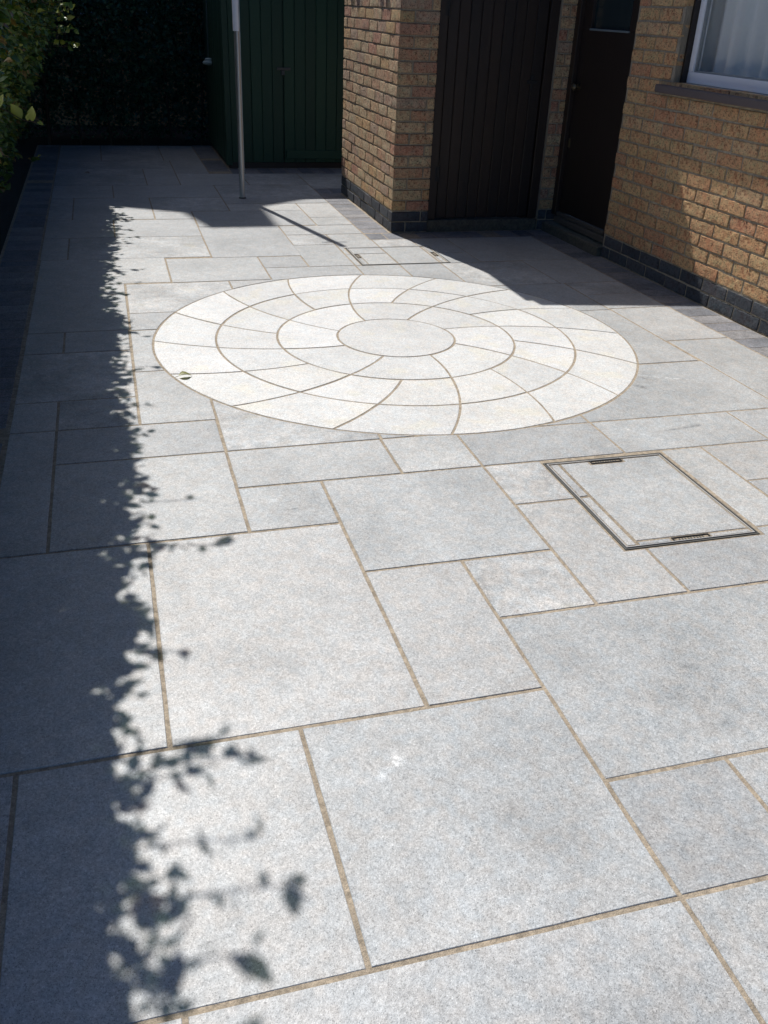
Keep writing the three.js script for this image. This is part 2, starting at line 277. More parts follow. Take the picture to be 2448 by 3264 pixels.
// [x0, x1, d0, d1, mode]  mode: c = cut by the circle, or a polygon of its own
const slabs = [
  [-0.45, 0.3, -0.87, -0.27], [0.3, 0.9065, -0.87, -0.27], [0.9065, 1.8, -0.87, -0.27], [1.8, 2.66, -0.87, -0.27], [2.66, 3.09, -0.87, -0.27],
  [-0.45, 0.3, -0.27, 0.33], [0.3, 0.9065, -0.27, 0.33], [0.9065, 1.8, -0.27, 0.33], [1.8, 2.66, -0.27, 0.33], [2.66, 3.06, -0.27, 0.33],
  [-0.45, -0.014, 0.33, 0.931], [-0.014, 0.9065, 0.33, 0.931], [0.9065, 1.5, 0.33, 0.931], [1.5, 2.1, 0.33, 0.931], [2.1, 2.66, 0.33, 0.931], [2.66, 3.05, 0.33, 0.931],
  [-0.45, -0.31, 0.931, 1.5465], [-0.31, 0.298, 0.931, 1.5465], [0.298, 0.9065, 0.931, 1.5465],
  [0.9065, 1.207, 0.931, 1.235], [1.207, 1.8, 0.931, 1.235], [0.9065, 1.8, 1.235, 1.844], [1.8, 2.4, 0.931, 1.844], [2.4, 2.67, 0.931, 1.844], [2.67, 3.04, 0.931, 1.844],
  [-0.45, 0.008, 1.5465, 2.438], [0.008, 0.605, 1.5465, 2.438], [0.605, 0.9065, 1.5465, 2.145], [0.605, 1.205, 2.145, 2.735], [0.9065, 1.205, 1.844, 2.145], [0.315, 0.605, 2.438, 2.735],
  { poly: [[1.205, 1.844], [1.5, 1.844], [1.5, M1[2]], [M1[0], M1[2]], [M1[0], 2.438], [1.205, 2.438]] },
  [1.205, M1[0] + 0.003, 2.438, 2.735],
  { poly: [[1.5, 1.844], [2.1, 1.844], [2.1, 2.137], [M1[1], 2.137], [M1[1], M1[2]], [1.5, M1[2]]] },
  [M1[1] + 0.004, 2.092, 2.137, 2.735], [2.1, 2.67, 1.844, 2.137], [2.092, 2.39, 2.44, 2.737], [2.092, 2.67, 2.137, 2.44], [2.39, 2.67, 2.44, 3.03], [2.67, 3.03, 1.844, 2.44], [2.67, 3.03, 2.44, 3.03],
  [0.315, 0.9, 2.735, 3.03], [0.9, 1.205, 2.735, 3.03, 'c'], [1.205, 1.785, 2.735, 3.03, 'c'], [1.785, 2.39, 2.735, 3.03],
  [-0.45, -0.28, 2.438, 3.329], [-0.28, 0.315, 2.438, 3.03], [-0.28, 0.315, 3.03, 3.327], [-0.45, -0.28, 3.329, 3.62], [-0.28, 0.024, 3.327, 3.62],
  [0.024, 0.317, 3.327, 3.905, 'c'], [0.317, 0.905, 3.03, 3.7, 'c'], [0.905, 1.09, 3.03, 3.2, 'c'], [1.5, 1.783, 3.03, 3.3, 'c'], [1.783, 2.66, 3.03, 3.625, 'c'], [1.9, 2.648, 3.625, 4.474, 'c'],
  [2.66, 3.02, 3.03, 3.92], [2.652, 3.02, 3.92, 4.49],
  [-0.45, 0.024, 3.62, 4.203], [-0.45, -0.276, 4.203, 4.503], [-0.276, 0.024, 4.203, 4.503], [-0.45, 0.03, 4.503, 5.352],
  [0.026, 0.4, 3.905, 4.486, 'c'], [0.03, 0.6, 4.486, 4.766, 'c'], [0.032, 0.618, 4.766, 5.328, 'c'], [0.618, 1.2, 4.9, 5.328, 'c'],
  [-0.45, 0.292, 5.345, 5.93], [0.292, 0.871, 5.33, 5.883], [0.871, 1.152, 5.597, 5.875], [0.871, 1.447, 5.322, 5.597, 'c'],
  [1.152, 1.449, 5.597, 6.168], [1.16, 1.452, 6.168, 6.475],
  [1.447, 1.736, 5.25, 5.588, 'c'], [1.736, 2.025, 5.05, 5.588, 'c'], [2.025, 2.625, 5.032, 5.588, 'c'], [2.625, 3.02, 5.032, 5.6], [2.325, 3.02, 5.6, 6.28], [2.1, 2.645, 4.474, 5.032, 'c'],
  [2.648, 3.02, 4.775, 5.032], [2.648, 3.02, 4.49, 4.775],
  [1.449, M2[0] + 0.003, 5.588, 5.878],
  { poly: [[1.452, 5.878], [M2[0], 5.878], [M2[0], M2[3]], [1.738, M2[3]], [1.738, 6.28], [1.728, 6.28], [1.728, 6.475], [1.452, 6.475]] },
  [1.738, 2.027, M2[3], 6.28],
  { poly: [[M2[1], 5.862], [2.325, 5.862], [2.325, 6.28], [2.027, 6.28], [2.027, M2[3]], [M2[1], M2[3]]] },
  [M2[1] - 0.003, 2.325, 5.588, 5.862],
  [0.583, 1.163, 5.883, 6.782], [1.163, 1.728, 6.475, 6.77], [0.588, 1.452, 6.782, 7.33], [1.452, 1.728, 6.77, 7.05], [1.452, 1.73, 7.05, 7.608], [0.884, 1.452, 7.33, 7.61], [0.884, 1.732, 7.61, 7.885], [0.884, 1.735, 7.885, 8.46],
  [-0.455, -0.29, 5.93, 6.508], [-0.29, 0.583, 5.915, 6.503], [-0.455, 0.004, 6.508, 7.085], [0.004, 0.586, 6.503, 7.065], [-0.455, -0.28, 7.085, 7.92], [-0.28, 0.302, 7.075, 7.91], [0.302, 0.588, 7.065, 7.343], [0.302, 0.884, 7.343, 7.9],
  [-0.455, 0.026, 7.92, 8.475], [0.026, 0.884, 7.905, 8.47], [-0.455, 0.318, 8.475, 9.33], [0.318, 0.603, 8.475, 9.33], [0.603, 1.2, 8.465, 9.05], [1.2, 1.735, 8.46, 9.05], [1.735, 2.4, 8.26, 9.05],
  [-0.455, 0.603, 9.33, 9.84], [0.603, 0.915, 9.05, 9.84], [-0.455, -0.05, 9.84, 10.87], [-0.05, 0.55, 9.84, 10.87], [0.55, 0.915, 9.84, 10.87],
];
const marked = { '1.783 3.03': 0, '1.785 2.735': 1, '0.315 2.438': 2, '0.298 0.931': 3, '0.9065 1.235': 4 };
slabs.forEach((s, i) => {
  const mk = s.poly ? undefined : marked[s[0] + ' ' + s[2]];
  const j = JOINT / 2; let P;
  if (s.poly) {
    // inset the polygon by half a joint
    const Q = s.poly, n = Q.length; const ccw = area(Q) > 0 ? 1 : -1;
    P = Q.map((b, k) => {
      const a = Q[(k + n - 1) % n], c = Q[(k + 1) % n];
      const u = [Math.sign(Math.round((b[0] - a[0]) * 1e4)), Math.sign(Math.round((b[1] - a[1]) * 1e4))], v = [Math.sign(Math.round((c[0] - b[0]) * 1e4)), Math.sign(Math.round((c[1] - b[1]) * 1e4))];
      return [b[0] + ccw * j * (-u[1] - v[1]), b[1] + ccw * j * (u[0] + v[0])];
    });
  } else {
    const [x0, x1, d0, d1] = s; P = [[x0 + j, d0 + j], [x1 - j, d0 + j], [x1 - j, d1 - j], [x0 + j, d1 - j]];
    if (s[4] === 'c') { P = P.map(p => warp(...p)); const Q = cutCircle(P, CR + j); if (Q && Q.length) P = Q; }
  }
  const g = prism(P, { top: rr(-0.0007, 0.0009), seed: i + 1, rot: mk === undefined ? Math.floor(rand() * 4) * Math.PI / 2 + rr(-0.05, 0.05) : 0, off: mk === undefined ? [rr(0, 9), rr(0, 9)] : [-s[0], -s[2]], dense: s[4] === 'c' ? 0.2 : 0.08, warped: s[4] !== 'c' });
  mesh('paving_slab', g, mk === undefined ? slabMats[Math.floor(rand() * slabMats.length)] : markedMats[mk], patio);
});

// ------------------------------------------------------------------ the paving circle: a disc and three rings with curved joints
const circle = structure('circle_paving', 'round feature of cream stones in three rings with swirling joints');
{
  const swirl = r => 7.2 * clamp((CR - r) / 0.295, 0, 2) + 8.4 * clamp((0.591 - r) / 0.296, 0, 1);   // degrees
  const at = (r, deg) => [CX + r * Math.cos(deg * Math.PI / 180), CD + r * Math.sin(deg * Math.PI / 180)];
  const stone = (P, i, nm) => mesh(nm, prism(P, { top: rr(-0.0005, 0.0011), seed: 300 + i, rot: rr(0, 6.28), off: [rr(0, 9), rr(0, 9)], dense: 0.2, warped: false }), circleMats[Math.floor(rand() * circleMats.length)], circle);
  const disc = []; for (let k = 0; k < 48; k++) disc.push(at(0.293 - JOINT / 2, k * 7.5)); stone(disc, 0, 'centre_stone');
  const R = [0.293, 0.590, 0.886, CR];
  [[8, 45], [16, 22.5], [16, 22.5]].forEach(([n, step], ring) => {
    const r0 = R[ring] + JOINT / 2, r1 = R[ring + 1] - JOINT / 2;
    for (let k = 0; k < n; k++) {
      const a = 264.1 + k * step, P = [];
      const side = (r, sg) => swirl(r) + sg * (JOINT / 2 / r) * 180 / Math.PI;
      const m = Math.round(step / 2.6);
      for (let i = 0; i <= m; i++) P.push(at(r1, a + side(r1, 1) + (step - 2 * (JOINT / 2 / r1) * 57.296) * i / m));
      for (let i = 1; i < 6; i++) { const r = r1 + (r0 - r1) * i / 6; P.push(at(r, a + step + side(r, -1))); }
      for (let i = m; i >= 0; i--) P.push(at(r0, a + side(r0, 1) + (step - 2 * (JOINT / 2 / r0) * 57.296) * i / m));
      for (let i = 5; i > 0; i--) { const r = r1 + (r0 - r1) * i / 6; P.push(at(r, a + side(r, 1))); }
      stone(P, ring * 20 + k + 1, 'ring_stone');
    }
  });
}

// ------------------------------------------------------------------ dark block edging
const edging = structure('path_edging', 'dark grey block edging along hedge, house and shed');
{
  let i = 0;
  const block = (x0, x1, d0, d1) => { const j = 0.0018; mesh('edging_block', prism([[x0 + j, d0 + j], [x1 - j, d0 + j], [x1 - j, d1 - j], [x0 + j, d1 - j]], { top: rr(-0.002, 0.0008), bevel: 0.0025, seed: 700 + i++, dense: 0, jitter: 0.0006, rot: rr(0, 6), off: [rr(0, 5), rr(0, 5)] }), blockMats[Math.floor(rand() * blockMats.length)], edging); };
  for (let d = -0.9; d < 10.85; d += 0.134) block(-0.675, -0.462, d, d + 0.134);
  for (let d = 6.488; d < 8.03; d += 0.1315) block(1.731, 1.934, d, Math.min(d + 0.1315, 8.04));
  for (let x = 1.731; x < 3.1; x += 0.1335) block(x, x + 0.1335, 6.284, 6.476);
  for (let x = 1.737; x < 2.4; x += 0.1335) block(x, x + 0.1335, 8.04, 8.255);
  for (let d = -0.95; d < 6.2; d += 0.1343) block(3.025, 3.232, d, d + 0.1343);
  for (let d = 9.05; d < 10.8; d += 0.134) block(0.92, 1.123, d, d + 0.134);
  for (let x = 1.128; x < 2.4; x += 0.134) block(x, x + 0.134, 9.055, 9.36);
}

// ------------------------------------------------------------------ recessed manhole covers
function rimFrame(x0, x1, d0, d1, t, y0, y1) {
  return mergeGeometries([box(x0, x1, y0, y1, -d0 - t, -d0), box(x0, x1, y0, y1, -d1, -d1 + t), box(x0, x0 + t, y0, y1, -d1 + t, -d0 - t), box(x1 - t, x1, y0, y1, -d1 + t, -d0 - t)]);
}
function cover(label, [x0, x1, d0, d1], inlays, grips) {
  const t = thing('manhole_cover', label, 'manhole cover', [0, 0, 0]);
  const cx = (x0 + x1) / 2, cd = (d0 + d1) / 2; t.position.set(cx, 0, -cd);
  const add = (n, g, m) => { g.translate(-cx, 0, cd); return mesh(n, g, m, t); };
  add('outer_frame', rimFrame(x0 + 0.004, x1 - 0.004, d0 + 0.004, d1 - 0.004, 0.005, -0.05, 0.0012), darkRimMat);
  add('tray_rim', rimFrame(x0 + 0.0145, x1 - 0.0145, d0 + 0.0145, d1 - 0.0145, 0.0032, -0.05, 0.0022), rimMat);
  add('gap_shade_dirt', rimFrame(x0 + 0.0092, x1 - 0.0092, d0 + 0.0092, d1 - 0.0092, 0.0052, -0.05, -0.0015), blackMat);  // black strip: shade and dirt of the deep gap put in as colour
  add('tray_bed', box(x0 + 0.018, x1 - 0.018, -0.05, -0.0019, -d1 + 0.018, -d0 - 0.018), jointMat);
  inlays.forEach((q, i) => add('inset_slab', prism([[q[0], q[2]], [q[1], q[2]], [q[1], q[3]], [q[0], q[3]]], { top: rr(-0.0004, 0.0008), bottom: -0.03, seed: 500 + i + x0 * 10, rot: Math.PI / 2 * i, off: [rr(0, 5), rr(0, 5)], warped: false }), slabMats[(i * 5 + 3) % slabMats.length]));
  grips.forEach(q => {
    const h = add('lifting_socket', rimFrame(q[0], q[1], q[2], q[3], 0.004, -0.02, 0.0012), blackMat);
    const f = mesh('socket_plug', box(q[0] + 0.004 - cx, q[1] - 0.004 - cx, -0.02, -0.0035, -(q[3] - 0.004) + cd, -(q[2] + 0.004) + cd), blackMat, h);
    const ribs = []; const along = (q[1] - q[0]) > (q[3] - q[2]);
    for (let k = 0; k < 9; k++) { const u = 0.18 + 0.64 * k / 8; const a = along ? [q[0] + (q[1] - q[0]) * u, (q[2] + q[3]) / 2] : [(q[0] + q[1]) / 2, q[2] + (q[3] - q[2]) * u]; ribs.push(box(a[0] - 0.0022 - cx, a[0] + 0.0022 - cx, -0.004, -0.0008, -a[1] - 0.0045 + cd, -a[1] + 0.0045 + cd)); }
    mesh('raised_marking', mergeGeometries(ribs), darkRimMat, h);
  });
  return t;
}
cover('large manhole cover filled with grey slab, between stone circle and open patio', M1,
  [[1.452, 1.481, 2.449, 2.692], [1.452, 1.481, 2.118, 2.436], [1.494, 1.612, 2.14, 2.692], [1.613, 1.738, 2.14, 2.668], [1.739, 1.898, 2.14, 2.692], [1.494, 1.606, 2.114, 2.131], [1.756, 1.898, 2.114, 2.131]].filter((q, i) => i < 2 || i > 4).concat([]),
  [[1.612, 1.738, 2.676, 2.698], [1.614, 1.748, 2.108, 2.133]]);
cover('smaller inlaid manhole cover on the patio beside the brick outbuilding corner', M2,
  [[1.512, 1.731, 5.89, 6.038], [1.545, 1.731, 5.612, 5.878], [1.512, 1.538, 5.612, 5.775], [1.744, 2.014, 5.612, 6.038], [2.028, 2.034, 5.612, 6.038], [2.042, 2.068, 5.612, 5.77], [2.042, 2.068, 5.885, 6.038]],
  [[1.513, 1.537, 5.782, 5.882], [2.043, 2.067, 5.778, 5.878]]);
// the main inlay of the large cover is one slab with a notch for the far socket
{
  const t = scene.children.find(o => o.name === 'manhole_cover'), cx = t.position.x, cd = -t.position.z;
  const g = prism([[1.494, 2.14], [1.898, 2.14], [1.898, 2.692], [1.748, 2.692], [1.748, 2.666], [1.602, 2.666], [1.602, 2.692], [1.494, 2.692]], { bottom: -0.03, seed: 540, off: [2.2, 1.7], warped: false });
  g.translate(-cx, 0, cd); mesh('inset_slab', g, slabMats[10], t);
}

// ------------------------------------------------------------------ bricks
const brickCache = {};
function brickGeo(len, v) {
  const key = Math.round(len * 500) + '_' + v; if (brickCache[key]) return brickCache[key];
  const W = len / 2, H = 0.0325, D = 0.05, sx = Math.max(3, Math.round(len / 0.036) + 2), sy = 4, sz = 4;
  let g = new THREE.BoxGeometry(2, 2, 2, sx, sy, sz);
  const p = g.attributes.position, map = (t, S, n) => { // pull the ring next to each edge to 3.5 mm from it
    const e = 1 - 0.0035 / S, st = 2 / n; if (Math.abs(t) > 1 - st / 2) return Math.sign(t); const inner = 1 - st; return t / inner * e;
  };
  for (let i = 0; i < p.count; i++) {
    let x = map(p.getX(i), W, sx), y = map(p.getY(i), H, sy), z = map(p.getZ(i), D, sz);
    const ed = [Math.abs(x) > 0.9999, Math.abs(y) > 0.9999, Math.abs(z) > 0.9999], ne = ed.filter(Boolean).length;
    x *= W; y *= H; z *= D;
    const k = 9 + v * 3.7;
    if (ne >= 2) { const c = 0.0013 + 0.0022 * n3(x * 60 + k, y * 60, z * 60); if (ed[0]) x -= Math.sign(x) * c; if (ed[1]) y -= Math.sign(y) * c; if (ed[2]) z -= Math.sign(z) * c; }
    else { const c = 0.0016 * n3(x * 45 + k, y * 60 + v, z * 45) + 0.0010 * n3(x * 120, y * 120 + k, z * 120); if (ed[0]) x += c; if (ed[2]) z += c; }
    p.setXYZ(i, x, y, z);
  }
  g.deleteAttribute('uv'); g.deleteAttribute('normal'); g = mergeVertices(g, 1e-5); g.computeVertexNormals();
  const uv = [], q = g.attributes.position, nn = g.attributes.normal; const ox = v * 0.173, oy = v * 0.291;
  for (let i = 0; i < q.count; i++) { const side = Math.abs(nn.getX(i)) > 0.7; uv.push((side ? q.getZ(i) : q.getX(i) + q.getZ(i) * 0.3) + ox, q.getY(i) + oy + (Math.abs(nn.getY(i)) > 0.7 ? q.getZ(i) : 0)); }
  g.setAttribute('uv', new THREE.Float32BufferAttribute(uv, 2));
  return brickCache[key] = g;
}
let brickN = 0;
// lays one brick; axis 'x' or 'z' is its length, (a0,a1) the span along it, b the face coordinate, dir the way out of the wall
function layBrick(parent, mats, axis, a0, a1, course, b, dir, list) {
  const len = a1 - a0, y = course * 0.075 + 0.0375, v = brickN++ % 7, geo = brickGeo(len, v), m = mats[Math.floor(rand() * mats.length)];
  const M = new THREE.Matrix4().makeRotationY(axis === 'x' ? (dir > 0 ? 0 : Math.PI) : (dir > 0 ? Math.PI / 2 : -Math.PI / 2));
  const out = rr(-0.0022, 0.0022), c = b - dir * (0.05 - out);
  const pos = axis === 'x' ? [(a0 + a1) / 2, y, c] : [c, y, (a0 + a1) / 2];
  M.setPosition(...pos);
  if (list) { list.push(geo.clone().applyMatrix4(M)); return; }
  const o = mesh('brick', geo, m, parent); o.applyMatrix4(M);
  o.rotation.z += rr(-0.009, 0.009); o.position.y += rr(-0.0012, 0.0012);
}
function span(a0, a1, L, phase, J = 0.0105) { // stretchers between a0 and a1 with a perpend at phase
  const out = []; let s = phase - Math.ceil((phase - a0) / L) * L;
  for (; s < a1; s += L) { const p = Math.max(a0, s + J / 2), q = Math.min(a1, s + L - J / 2); if (q - p > 0.03) out.push([p, q]); }
  return out;
}

// ------------------------------------------------------------------ brick house on the right (wall turned two degrees)
const house = thing('brick_house', 'buff brick house with white framed window and dark side door', 'house', [3.235, 0, -4.45]);
house.rotation.y = Math.atan(0.0345);
// local frame: x into the house, z = -(u), u along the wall away from the camera, u = d - 4.45
const U = d => d - 4.45;
const WIN = { u0: U(3.45), u1: U(5.155), h0: 1.125, h1: 2.2 };
const DOOR = { u0: U(5.645), u1: U(6.55), h1: 2.05 };
{
  const wall = group('wall', house);
  const UN = U(-1.5), J = 0.0042;
  // mortar backing around the openings
  const back = [];
  const mb = (u0, u1, h0, h1) => back.push(box(J, 0.1, h0, h1, -u1, -u0));
  mb(UN, WIN.u0, -0.05, 2.45); mb(WIN.u0, WIN.u1, -0.05, WIN.h0 - 0.03); mb(WIN.u0, WIN.u1, WIN.h1, 2.45); mb(WIN.u1, DOOR.u0, -0.05, 2.45); mb(DOOR.u0, DOOR.u1 + 0.3, DOOR.h1, 2.45);
  mesh('mortar', mergeGeometries(back), wallMortar, wall);
  const rest = [];
  for (let c = 0; c < 32; c++) {
    const y0 = c * 0.075, mats = c < 2 ? blueMats : brickMats;
    const phase = (c % 2 ? U(4.058) : U(4.168)) + (c === 0 ? 0.03 : c === 1 ? 0.225 : 0);
    const runs = [];
    const inWin = y0 + 0.0375 > WIN.h0 - 0.02 && y0 + 0.0375 < WIN.h1, inDoor = y0 + 0.0375 < DOOR.h1;
    const end = inDoor ? DOOR.u0 : DOOR.u1 + 0.2;
    if (inWin) { runs.push([UN, WIN.u0], [WIN.u1, end]); } else runs.push([UN, end]);
    for (const [a, b] of runs) for (const [p, q] of span(a, b, 0.2245, phase)) {
      const far = p > U(3.5) && c < 22;
      layBrick(wall, mats, 'z', -q, -p, c, 0, -1, far ? null : rest);
    }
  }
  const r = mesh('brick_course', mergeGeometries(rest), brickMats[2], wall); r.userData.kind = 'stuff';
}
{ // window
  const w = group('window', house); const f = 0.078;   // frame plane depth
  mesh('timber_jamb', mergeGeometries([box(0.045, 0.11, WIN.h0 - 0.02, WIN.h1, -WIN.u1, -WIN.u1 + 0.016), box(0.045, 0.11, WIN.h0 - 0.02, WIN.h1, -WIN.u0 - 0.016, -WIN.u0), box(0.045, 0.11, WIN.h1 - 0.016, WIN.h1, -WIN.u1 + 0.016, -WIN.u0 - 0.016)]), brownMats[0], w);
  const a = -WIN.u1 + 0.017, b = -WIN.u0 - 0.017, h0 = 1.122, h1 = WIN.h1 - 0.017;
  mesh('frame', mergeGeometries([cbox(f, f + 0.05, h0, h0 + 0.058, a, b), cbox(f, f + 0.05, h1 - 0.05, h1, a, b), cbox(f + 0.001, f + 0.05, h0 + 0.058, h1 - 0.05, a, a + 0.044), cbox(f + 0.001, f + 0.05, h0 + 0.058, h1 - 0.05, b - 0.044, b), cbox(f + 0.001, f + 0.05, h0 + 0.058, h1 - 0.05, -U(4.3) - 0.03, -U(4.3) + 0.03)].map(g => g)), whiteMat, w);
  mesh('glazing_bead', mergeGeometries([box(f + 0.012, f + 0.03, h0 + 0.0585, h1 - 0.0505, a + 0.0445, a + 0.056), box(f + 0.012, f + 0.03, h0 + 0.0585, h0 + 0.067, a + 0.056, -U(4.3) - 0.0305)]), paint([0.25, 0.27, 0.27], 0.5), w);
  const gm = new THREE.MeshPhysicalMaterial({ color: 0xffffff, roughness: 0.02, transmission: 1, thickness: 0, ior: 1.45 });
  for (const [p, q] of [[a + 0.045, -U(4.3) - 0.031], [-U(4.3) + 0.031, b - 0.045]]) mesh('pane', box(f + 0.022, f + 0.026, h0 + 0.059, h1 - 0.051, p, q), gm, w);
  mesh('drip_strip', cbox(f - 0.03, f + 0.05, h0 - 0.017, h0 - 0.0015, a + 0.001, b - 0.001, 0.002), new THREE.MeshStandardMaterial({ color: lin(0.30, 0.31, 0.30), roughness: 0.7 }), w);
  mesh('sill', cbox(-0.045, 0.12, 1.06, 1.1035, -U(5.265), -U(3.34), 0.006), sillMat, w);
}
{ // side door
  const d = group('door', house); const u0 = DOOR.u0, u1 = DOOR.u1;
  const zL = -u1, zR = -u0;      // zL far side, zR near side
  mesh('door_frame', mergeGeometries([cbox(0.03, 0.12, 0.12, 2.05, zR - 0.062, zR), cbox(0.03, 0.12, 0.12, 2.05, zL, zL + 0.13), cbox(0.031, 0.12, 1.99, 2.05, zL + 0.13, zR - 0.062)]), brownMats[1], d);
  const a = zL + 0.134, b = zR - 0.066;
  const leaf = mesh('door_leaf', mergeGeometries([cbox(0.062, 0.105, 0.15, 1.36, a, b), cbox(0.062, 0.105, 1.36, 1.985, a, a + 0.11), cbox(0.062, 0.105, 1.36, 1.985, b - 0.11, b), cbox(0.062, 0.105, 1.9, 1.985, a + 0.11, b - 0.11)]), brownMats[0], d);
  mesh('glass_panel', box(0.08, 0.085, 1.36, 1.9, a + 0.11, b - 0.11), new THREE.MeshStandardMaterial({ color: lin(0.02, 0.03, 0.032), roughness: 0.12 }), leaf);
  mesh('glass_bead', cbox(0.056, 0.075, 1.352, 1.364, a + 0.10, b - 0.10, 0.002), paint([0.16, 0.2, 0.22], 0.3), leaf);
  mesh('handle', mergeGeometries([(() => { const g = cyl(0.022, 0.022, 0.008, 20); g.rotateZ(Math.PI / 2); g.translate(0.058, 1.0, a + 0.05); return g; })(), (() => { const g = new THREE.SphereGeometry(0.024, 16, 12); g.scale(0.8, 1, 1); g.translate(0.025, 1.0, a + 0.05); return g; })(), (() => { const g = cyl(0.009, 0.009, 0.04, 12); g.rotateZ(Math.PI / 2); g.translate(0.042, 1.0, a + 0.05); return g; })()]), brassMat, leaf);
  mesh('lock_plate', cbox(0.057, 0.063, 0.60, 0.66, a + 0.005, a + 0.03, 0.001), brassMat, leaf);
  mesh('threshold', mergeGeometries([cbox(0.02, 0.12, 0.075, 0.119, zL + 0.131, zR - 0.003, 0.008), cbox(0.035, 0.061, 0.121, 0.149, zL + 0.135, zR - 0.066, 0.006)]), new THREE.MeshStandardMaterial({ color: lin(0.09, 0.078, 0.062), roughness: 0.8, bumpMap: woodRelief, bumpScale: 0.001 }), d);
  mesh('doorstep', cbox(-0.035, 0.12, -0.05, 0.062, zL + 0.06, zR - 0.003, 0.006), concreteMat, d);
}
{ // roof edge: soffit, fascia, gutter, tiles
  const roof = group('roof', house), z0 = -U(7.2), z1 = -U(-1.5);
  mesh('soffit', box(-0.215, 0.1, 2.452, 2.464, z0, z1), whiteMat, roof);
  mesh('fascia', box(-0.237, -0.217, 2.41, 2.57, z0, z1), brownMats[1], roof);
  const gs = new THREE.CylinderGeometry(0.055, 0.055, z1 - z0, 18, 1, true, 0, Math.PI); gs.rotateZ(-Math.PI / 2); gs.rotateY(Math.PI / 2); gs.translate(-0.2405, 2.50, (z0 + z1) / 2);
  const gut = new THREE.CylinderGeometry(0.055, 0.055, z1 - z0, 18); gut.rotateX(Math.PI / 2); gut.translate(-0.2435 - 0.0, 2.487, (z0 + z1) / 2);
  mesh('gutter', gut, blackMat, roof);
  const sl = new THREE.BoxGeometry(4.2, 0.05, z1 - z0); sl.rotateZ(0.5); sl.translate(1.62, 3.57, (z0 + z1) / 2); mesh('tiles', sl, roofMat, roof);
}
{ // room behind the window
  const room = group('room', house), z0 = -U(5.5), z1 = -U(3.1);
  mesh('plaster', mergeGeometries([box(2.6, 2.7, 0, 2.45, z0, z1), box(0.1, 2.7, 0, 2.45, z0 - 0.1, z0), box(0.1, 2.7, 0, 2.45, z1, z1 + 0.1), box(0.1, 2.6, 2.35, 2.45, z0, z1), box(0.1, 2.6, 0, 0.1, z0, z1)]), plasterMat, room);
}
{ // net curtain
  const t = thing('curtain', 'pale pleated net curtain hanging inside the white framed window', 'curtain', [0, 0, 0]);
  t.position.copy(house.position); t.rotation.copy(house.rotation);
  const z0 = -U(5.25), z1 = -U(3.5), nz = 220, ny = 6, pos = [], idx = [];
  for (let i = 0; i <= nz; i++) for (let j = 0; j <= ny; j++) {
    const u = i / nz, v = j / ny, z = z0 + (z1 - z0) * u, ph = z * 46 + 1.6 * n3(z * 5, 1, 3) + 0.25 * v;
    const x = 0.2 + 0.022 * Math.sin(ph) + 0.012 * Math.sin(ph * 0.43 + 1) + 0.008 * n3(z * 9, v * 2, 8);
    pos.push(x, 1.06 + v * 1.2, z);
  }
  for (let i = 0; i < nz; i++) for (let j = 0; j < ny; j++) { const a = i * (ny + 1) + j, b = a + ny + 1; idx.push(a, b, b + 1, a, b + 1, a + 1); }
  const g = new THREE.BufferGeometry(); g.setAttribute('position', new THREE.Float32BufferAttribute(pos, 3)); g.setIndex(idx); g.computeVertexNormals();
  mesh('net_fabric', g, new THREE.MeshPhysicalMaterial({ color: lin(0.88, 0.90, 0.86), roughness: 1, transmission: 0.2, thickness: 0, side: THREE.DoubleSide }), t);
  const rod = cyl(0.008, 0.008, z1 - z0, 10); rod.rotateX(Math.PI / 2); rod.translate(0.2, 2.262, (z0 + z1) / 2); mesh('rod', rod, whiteMat, t);
}

